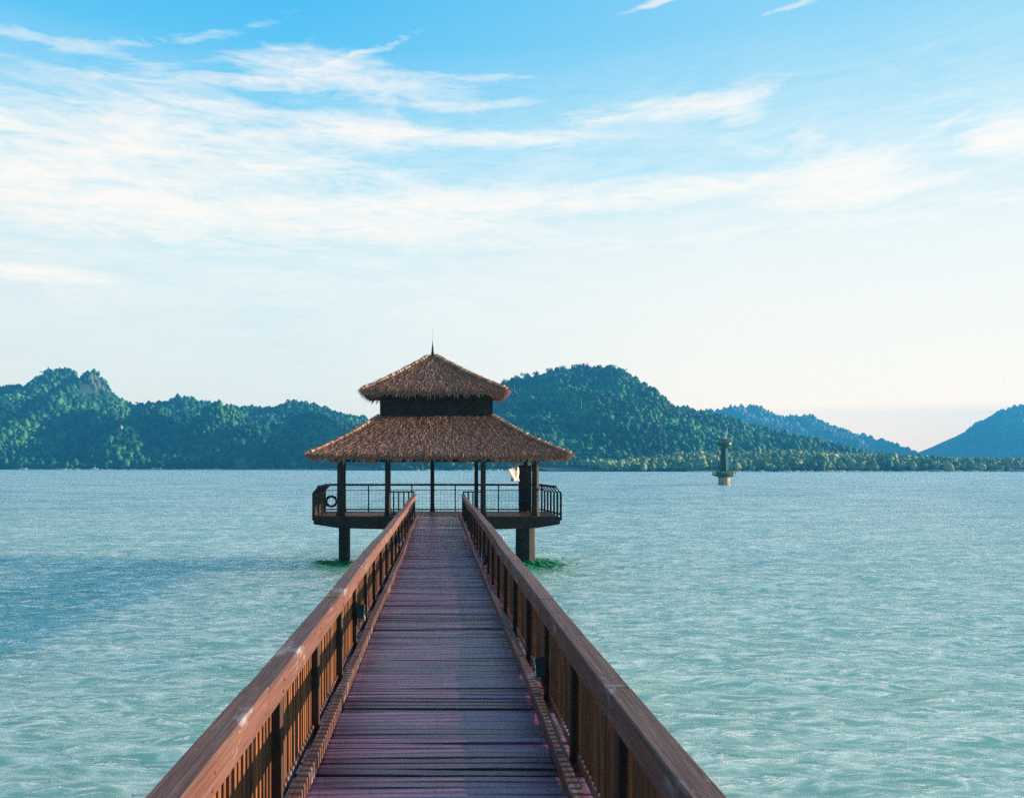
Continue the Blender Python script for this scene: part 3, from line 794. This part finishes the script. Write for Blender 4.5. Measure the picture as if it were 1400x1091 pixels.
class Hill:
    def __init__(s, prof, ys, yr, yb, mounds=(), rough=6, seed=1, power=.8):
        s.px = np.array([p[0] for p in prof],float); s.py = np.array([p[1] for p in prof],float)
        s.ys,s.yr,s.yb,s.mounds,s.rough,s.seed,s.power = ys,yr,yb,mounds,rough,seed,power
        s.x0 = (s.px[0]-600)/F*yr; s.x1 = (s.px[-1]-600)/F*yr
    def h(s, X, Y):
        px = X/s.yr*F+600; top = np.maximum(0,(636-np.interp(px, s.px, s.py))*s.yr/F+H-WZ-2.5)
        sh = s.ys+18*fbm(X*.012, X*0+2.2, s.seed+5, 3)
        v = np.clip((Y-sh)/(s.yr-sh),0,1); bk = np.clip((s.yb-Y)/(s.yb-s.yr),0,1)
        prof = np.where(Y<s.yr, v**s.power, bk**1.2)
        warp = 1+.16*fbm(X*.018+5, Y*.012, s.seed, 4)*np.minimum(1,4*(1-v)*v)*2
        Z = top*prof*warp
        for (mx,my,hh,wx,wy) in s.mounds:
            # mx photo px column, my distance
            xx = (mx-600)/F*my
            g = np.exp(-((X-xx)/wx)**2-((Y-my)/wy)**2); Z = np.maximum(Z, hh*g*(1+.15*fbm(X*.03,Y*.03,s.seed+9,3))*np.clip((Y-sh)/25,0,1)**.7)
        Z = Z+s.rough*.35*fbm(X*.04,Y*.04,s.seed+3,3)*np.clip(v*6,0,1)
        return np.where(Y<sh, -3, np.maximum(Z,.3)) + WZ
    def terrain(s, name, step=9):
        xs = np.arange(s.x0-60, s.x1+60, step); ys = np.arange(s.ys-45, s.yb+step, step)
        X,Y = np.meshgrid(xs,ys); Z = s.h(X,Y)
        V = np.stack([X,Y,Z],-1).reshape(-1,3); ny,nx = X.shape; i = np.arange(nx-1)[None,:]+np.arange(ny-1)[:,None]*nx
        Fc = np.stack([i,i+1,i+nx+1,i+nx],-1).reshape(-1,4)
        return tag(np_mesh(name, V, Fc, M['soil'], smooth=True), kind='structure')
    def trees(s, spacing, rmin, rmax, seed, skip=None, ymax=None):
        r = np.random.RandomState(seed)
        xs = np.arange(s.x0-20, s.x1+20, spacing); ys = np.arange(s.ys-20, ymax or (s.yr+40), spacing)
        X,Y = np.meshgrid(xs,ys); X = (X+r.uniform(-.5,.5,X.shape)*spacing).ravel(); Y = (Y+r.uniform(-.5,.5,Y.shape)*spacing).ravel()
        Z = s.h(X,Y); k = Z > WZ+.2
        if skip is not None: k &= ~skip(X,Y,Z)
        X,Y,Z = X[k],Y[k],Z[k]
        rad = rmin+(rmax-rmin)*r.rand(len(X))**2.2; hg = rad*r.uniform(.65,1.25,len(X))
        return np.stack([X,Y,Z+hg*.55],-1), rad, hg

left = Hill([(-260,560),(-150,545),(-60,538),(0,534),(12,528),(50,529),(56,514),(66,505),(80,503),(97,505),(105,520),(111,521),(118,509),(133,508),(143,524),(153,540),(168,548),(184,553),(215,553),(236,550),(243,543),(252,543),(270,549),(300,553),(322,558),(352,558),(380,556),(400,550),(420,552),(445,560),(470,567),(495,570),(530,590),(600,612),(640,632)],
            840,1130,1420, mounds=[(-40,960,64,60,70),(160,1000,76,26,95),(175,905,46,36,60),(215,960,66,50,70),(300,940,68,55,70),(345,900,50,45,50),(420,960,62,60,70),(480,900,40,60,50)], seed=11, power=.85)
mid = Hill([(560,632),(600,610),(640,570),(665,540),(680,526),(700,520),(735,512),(765,504),(790,501),(812,503),(835,502),(850,506),(862,512),(872,522),(890,542),(915,558),(945,562),(965,566),(985,574),(1005,580),(1030,583),(1060,595),(1095,610),(1130,622),(1160,630)],
            690,960,1250, mounds=[(740,800,52,50,60),(700,760,34,40,40),(850,800,42,60,60),(920,790,40,70,60),(1000,800,30,80,60),(640,760,30,40,50)], seed=23, power=.82)
far1 = Hill([(880,600),(930,575),(965,563),(990,560),(1010,556),(1040,558),(1062,569),(1080,571),(1105,569),(1125,576),(1137,588),(1150,590),(1168,598),(1176,595),(1184,600),(1200,612),(1212,624),(1228,623),(1240,620),(1252,626),(1262,629),(1275,625),(1285,625),(1300,630)],
            1750,2050,2500, seed=31, rough=5)
far2 = Hill([(1262,634),(1275,627),(1290,625),(1305,612),(1320,598),(1335,582),(1352,572),(1370,562),(1390,556),(1410,552),(1450,549),(1550,556),(1700,590),(1760,632)],
            1650,1950,2400, seed=41, rough=3)
left.terrain('left_hills'); mid.terrain('wooded_hill'); far1.terrain('far_mountain', 14); far2.terrain('far_headland', 14)
# pale cliff under the second summit is left bare
cliffX = (131-600)/F*1110
def cliff(X,Y,Z): return (np.abs(X-cliffX)<9)&(Z>WZ+96)&(Y<1128)
P,rad,hg = left.trees(4.0,1.3,4.6,101, cliff, 1165)
tag(scatter('forest', P,rad,hg,V1,M['forest'],1), kind='stuff')
P,rad,hg = mid.trees(3.7,1.2,4.2,102, None, 990)
tag(scatter('forest', P,rad,hg,V1,M['forest'],2), kind='stuff')
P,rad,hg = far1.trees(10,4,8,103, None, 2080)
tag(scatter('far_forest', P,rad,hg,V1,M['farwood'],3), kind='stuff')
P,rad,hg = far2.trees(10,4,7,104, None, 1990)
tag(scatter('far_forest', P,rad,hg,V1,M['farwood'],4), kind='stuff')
# cliff rock
cm = MB(); rr = random.Random(5)
for _ in range(9):
    x = cliffX+rr.uniform(-7,7); yv = 1100+rr.uniform(0,16); z = float(left.h(np.array([x]),np.array([yv]))[0])
    cm.lathe((x,yv,z-4),[(rr.uniform(3,5),0),(rr.uniform(3,4.5),5),(rr.uniform(2,3),9),(.6,rr.uniform(11,14))],7)
tag(cm.build('cliff', M['rock'], None), kind='structure')

# low mangrove shore on the right
mg = Hill([(820,634),(870,629),(930,624),(990,622),(1060,620),(1120,621),(1180,624),(1240,629),(1300,631),(1400,632),(1500,632),(1600,634)], 575, 700, 800, seed=51, rough=1, power=.5)
mg.terrain('low_shore', 7)
P,rad,hg = mg.trees(2.6,1.0,2.9,105,None,720)
hg = hg*1.15; P[:,2] += 1.5
tag(scatter('mangrove_belt', P,rad,hg,V2,M['mangrove'],5), kind='stuff')
# strip of sand at the waterline
sb = MB()
for (a,b_) in ((1118,1150),(1165,1195),(1235,1262),(1388,1440),(955,985)):
    for k in range(6):
        x = (a+(b_-a)*k/6-600)/F*566; sb.lathe((x,563,WZ-.3),[(3.8,0),(3.2,.55),(2,.75)],10, sx=1, sy=.9)
tag(sb.build('beach', M['sand'], None), kind='structure')

rk_ = random.Random(9); sr = MB()
for hill,a,b_ in ((left,-60,640),(mid,560,980),(mg,940,1500)):
    px = a
    while px < b_:
        X = np.array([(px-600)/F*hill.ys]); sh = hill.ys+18*fbm(X*.012, X*0+2.2, hill.seed+5, 3)
        r_ = rk_.uniform(.5,2.0)*(1.6 if rk_.random()<.06 else 1)
        sr.lathe((float(X[0]),float(sh[0])-rk_.uniform(-1,3),WZ-.4),[(r_,0),(r_*.9,.5*r_),(r_*.5,.4+.6*r_)],6, sx=rk_.uniform(.9,2.2))
        px += rk_.uniform(1.2,5)
tag(sr.build('shore_rocks', M['sand'], None), kind='stuff')
# ---- trees one can tell apart
leafV = None
def tree(px, dist, z0, hgt, cw, label, group, m='forest', bark='darkbark', name='tree', seed=0, bare=False):
    r = random.Random(seed*13+5); x = (px-600)/F*dist
    o = empty(name, (x,dist,z0), label, 'tree', group)
    q = MB(); lean = r.uniform(-.04,.04)*hgt; ht = hgt*(.95 if bare else .62)
    q.tube((0,0,-1),(lean*.5,0,ht*.5),.04*hgt**.8,.028*hgt**.8,7); q.tube((lean*.5,0,ht*.5),(lean,0,ht),.028*hgt**.8,.014*hgt**.8,7)
    for _ in range(5):
        a=r.uniform(0,6.28); zz=r.uniform(.6,.95)*ht; l=cw*r.uniform(.3,.55)*(.6 if bare else 1)
        q.tube((lean*zz/ht,0,zz),(lean+l*math.cos(a),l*math.sin(a),zz+l*.6),.012*hgt**.8,.005*hgt**.8,5)
    q.build('trunk', M[bark], o)
    if bare and hgt>0 and cw<2.5: return o
    q = MB(); nb = 7
    cents = [(lean+r.uniform(-.5,.5)*cw, r.uniform(-.5,.5)*cw, ht+r.uniform(-.28,.3)*hgt*.6, r.uniform(.22,.36)*cw) for _ in range(nb)]
    for cx,cy,cz,cr_ in cents:
        tn = r.random()
        for _ in range(46):
            d_ = Vector((r.gauss(0,1),r.gauss(0,1),r.gauss(0,.8))).normalized()*cr_*r.uniform(.5,1.1)
            n_ = Vector((r.gauss(0,1),r.gauss(0,1),r.gauss(0,1))).normalized(); a = n_.orthogonal().normalized(); b2 = n_.cross(a); s_ = cw*r.uniform(.045,.09)
            c0 = Vector((cx,cy,cz))+d_
            q.add([c0-a*s_,c0-b2*s_*.6,c0+a*s_,c0+b2*s_*.6],[(0,1,2,3)], min(1,max(0,tn*.6+r.random()*.4)))
    q.build('crown', M[m], o)
    return o
def ridge_tree(hill, px, extra, label, group, seed, hgt=7, cw=6, dist=None, **k):
    dist = dist or hill.yr; x=(px-600)/F*dist; z=float(hill.h(np.array([x]),np.array([dist]))[0])
    return tree(px, dist, z, hgt+extra, cw, label, group, seed=seed, **k)
for i,px in enumerate((692,708,716,733,752,768,786,800,818,838,852)):
    ridge_tree(mid, px, (i*7)%5*.6, 'dark tree standing up on the skyline of the high wooded hill', 'skyline trees on the high wooded hill', i, 5.5, 6.5)
for i,px in enumerate((905,917,930,948,966,988)):
    ridge_tree(mid, px, (i*5)%4*.7, 'small dark tree on the sloping right shoulder of the wooded hill', 'shoulder trees on the wooded hill', 30+i, 5, 5.5)
for i,px in enumerate((20,60,190,206,240,262,284,312,342,395,418)):
    ridge_tree(left, px, (i*3)%4*.8, 'small dark tree on the skyline of the hills left of the pavilion', 'skyline trees on the hills left of the pavilion', 60+i, 5.5, 6.5)
ridge_tree(mid, 795, 0, 'tall pale bare tree trunk halfway up the wooded hill right of the pavilion', None, 91, 17, 2.2, dist=800, bark='bark', name='bare_tree', bare=True)
ridge_tree(mid, 704, 0, 'short pale bare tree trunk high on the wooded hill beside the upper roof', None, 92, 12, 2.2, dist=900, bark='bark', name='bare_tree', bare=True)
for i,px in enumerate((960,1012,1048,1082,1120,1158,1184,1206,1230,1254,1290,1322,1352,1372)):
    x=(px-600)/F*572; z=float(mg.h(np.array([x]),np.array([585.]))[0])
    tree(px, 585, z, 6.2+(i*7)%5*.6, 5.6, 'bushy waterside tree at the front edge of the low mangrove shore', 'waterside trees on the low mangrove shore', m='mangrove', name='mangrove_tree', seed=120+i)

# ---- houses and boats on the far shores
M['wall'] = plain('white_wall', (.6,.52,.42), .8, 0, .15, .5); M['roofred'] = plain('grey_roof', (.25,.18,.15), .8, 0, .3, .5)
def house(px, dist, z, w_, d_, h_, label, name='house', tower=False):
    x=(px-600)/F*dist; o = empty(name,(x,dist,z),label,'house' if not tower else 'shrine')
    q=MB(); q.box((-w_/2,-d_/2,-1.5),(w_/2,d_/2,h_)); wl=q.build('wall',M['wall'],o)
    q=MB(); e=.6; hz=h_*.55
    q.add([(-w_/2-e,-d_/2-e,h_+.01),(w_/2+e,-d_/2-e,h_+.01),(w_/2+e,d_/2+e,h_+.01),(-w_/2-e,d_/2+e,h_+.01),(-w_/2*.4,0,h_+hz),(w_/2*.4,0,h_+hz)],
          [(0,1,5,4),(1,2,5),(2,3,4,5),(3,0,4),(3,2,1,0)]); q.build('roof',M['roofred'] if not tower else M['wall'],o)
    q=MB(); q.box((-.5,-d_/2-.05,0),(.5,-d_/2-.003,2.0)); q.build('door',M['dark'],o)
    for sx in (-.32,.32): q=MB(); q.box((sx*w_-.5,-d_/2-.05,.9),(sx*w_+.5,-d_/2-.003,1.9)); q.build('window',M['dark'],o)
    if tower:
        q=MB(); q.lathe((0,0,h_+hz*.5),[(1.6,0),(1.5,1.6),(2.1,1.7),(.9,2.6),(.3,3.4),(.05,4)],10); q.build('spire',M['wall'],o)
    return o
zz=float(left.h(np.array([(166-600)/F*885]),np.array([885.]))[0])
house(166,885,zz+3.0,5,3.5,2.0,'small white hut with a pointed top among trees on the left hillside','hillside_hut',True)
house(1386,563,WZ+1.0,4.2,3.5,2.2,'small white shore house with a grey roof left of its neighbour on the low shore')
house(1396,562,WZ+1.0,3.6,3.5,2.6,'white shore house at the right edge of the picture on the low shore')
def boat(px, dist, L_, label, mast=False):
    x=(px-600)/F*dist; o=empty('boat',(x,dist,WZ),label,'boat')
    q=MB(); n=10; vs=[];fs=[]
    for i in range(n+1):
        u=i/n; wv=.16*L_*math.sin(math.pi*min(1,.12+u*.88))**.6; X=(u-.5)*L_; sh=.12*L_*(1+.5*(2*u-1)**2)
        vs+=[(X,-wv,sh),(X,-wv*.5,-.1),(X,wv*.5,-.1),(X,wv,sh)]
    for i in range(n):
        for j in range(4): fs.append((i*4+j,i*4+(j+1)%4,(i+1)*4+(j+1)%4,(i+1)*4+j))
    fs+=[(0,1,2,3),(n*4+3,n*4+2,n*4+1,n*4)]
    q.add(vs,fs); q.build('hull',M['white'],o)
    q=MB(); q.box((-.2*L_,-.1*L_,.11*L_),(.12*L_,.1*L_,.3*L_)); q.build('cabin',M['wall'],o,bevel=.05)
    if mast: q=MB(); q.tube((.1*L_,0,.1*L_),(.1*L_,0,.75*L_),.07,.04,6); q.build('mast',M['white'],o)
boat(129,812,8,'small white boat moored below the shaded hill at the far left shore', True)
boat(296,812,6.5,'small white boat by the pale rock on the far shore left of the pavilion')
q=MB()
for k in range(5): q.lathe((( 335-600)/F*822+rnd.uniform(-8,8),822+rnd.uniform(0,6),WZ-1),[(6,0),(5.2,4),(3.6,8),(1.5,rnd.uniform(10,15))],9)
rk=q.build('shore_rock',M['rock'],None); tag(rk,'pale craggy rock at the waterline below the hills left of the pavilion','rock')

# ------------------------------------------------------------------ haze
hz = MB(); hz.box((-2400,-120,WZ-6),(2400,2650,176))
hm = bpy.data.materials.new('haze'); hm.use_nodes = True; t = NT(hm.node_tree)
o_ = t.n('ShaderNodeOutputMaterial'); pv = t.n('ShaderNodeVolumePrincipled')
pv.inputs['Color'].default_value = (.06,.5,1,1); pv.inputs['Density'].default_value = .0004; pv.inputs['Anisotropy'].default_value = .1
t.nt.links.new(pv.outputs[0], o_.inputs['Volume'])
ho = hz.build('haze', hm, None); tag(ho, kind='stuff')

# ------------------------------------------------------------------ camera and render
cd = bpy.data.cameras.new('camera'); cam = bpy.data.objects.new('camera', cd); COL.objects.link(cam)
cam.location = (0,0,H); cam.rotation_euler = (R(90),0,0)
cd.sensor_width = 36; cd.lens = 36*F/1400; cd.shift_x = 100/1400; cd.shift_y = 90.5/1400
cd.clip_start = .05; cd.clip_end = 9000
scene.camera = cam
scene.view_settings.view_transform = 'Standard'; scene.view_settings.look = 'None'
scene.view_settings.exposure = 1.15; scene.view_settings.gamma = 1
scene.cycles.use_denoising = False; scene.cycles.max_bounces = 6; scene.cycles.volume_bounces = 0; scene.cycles.caustics_reflective = False
scene.cycles.sample_clamp_indirect = 4; scene.cycles.sample_clamp_direct = 3
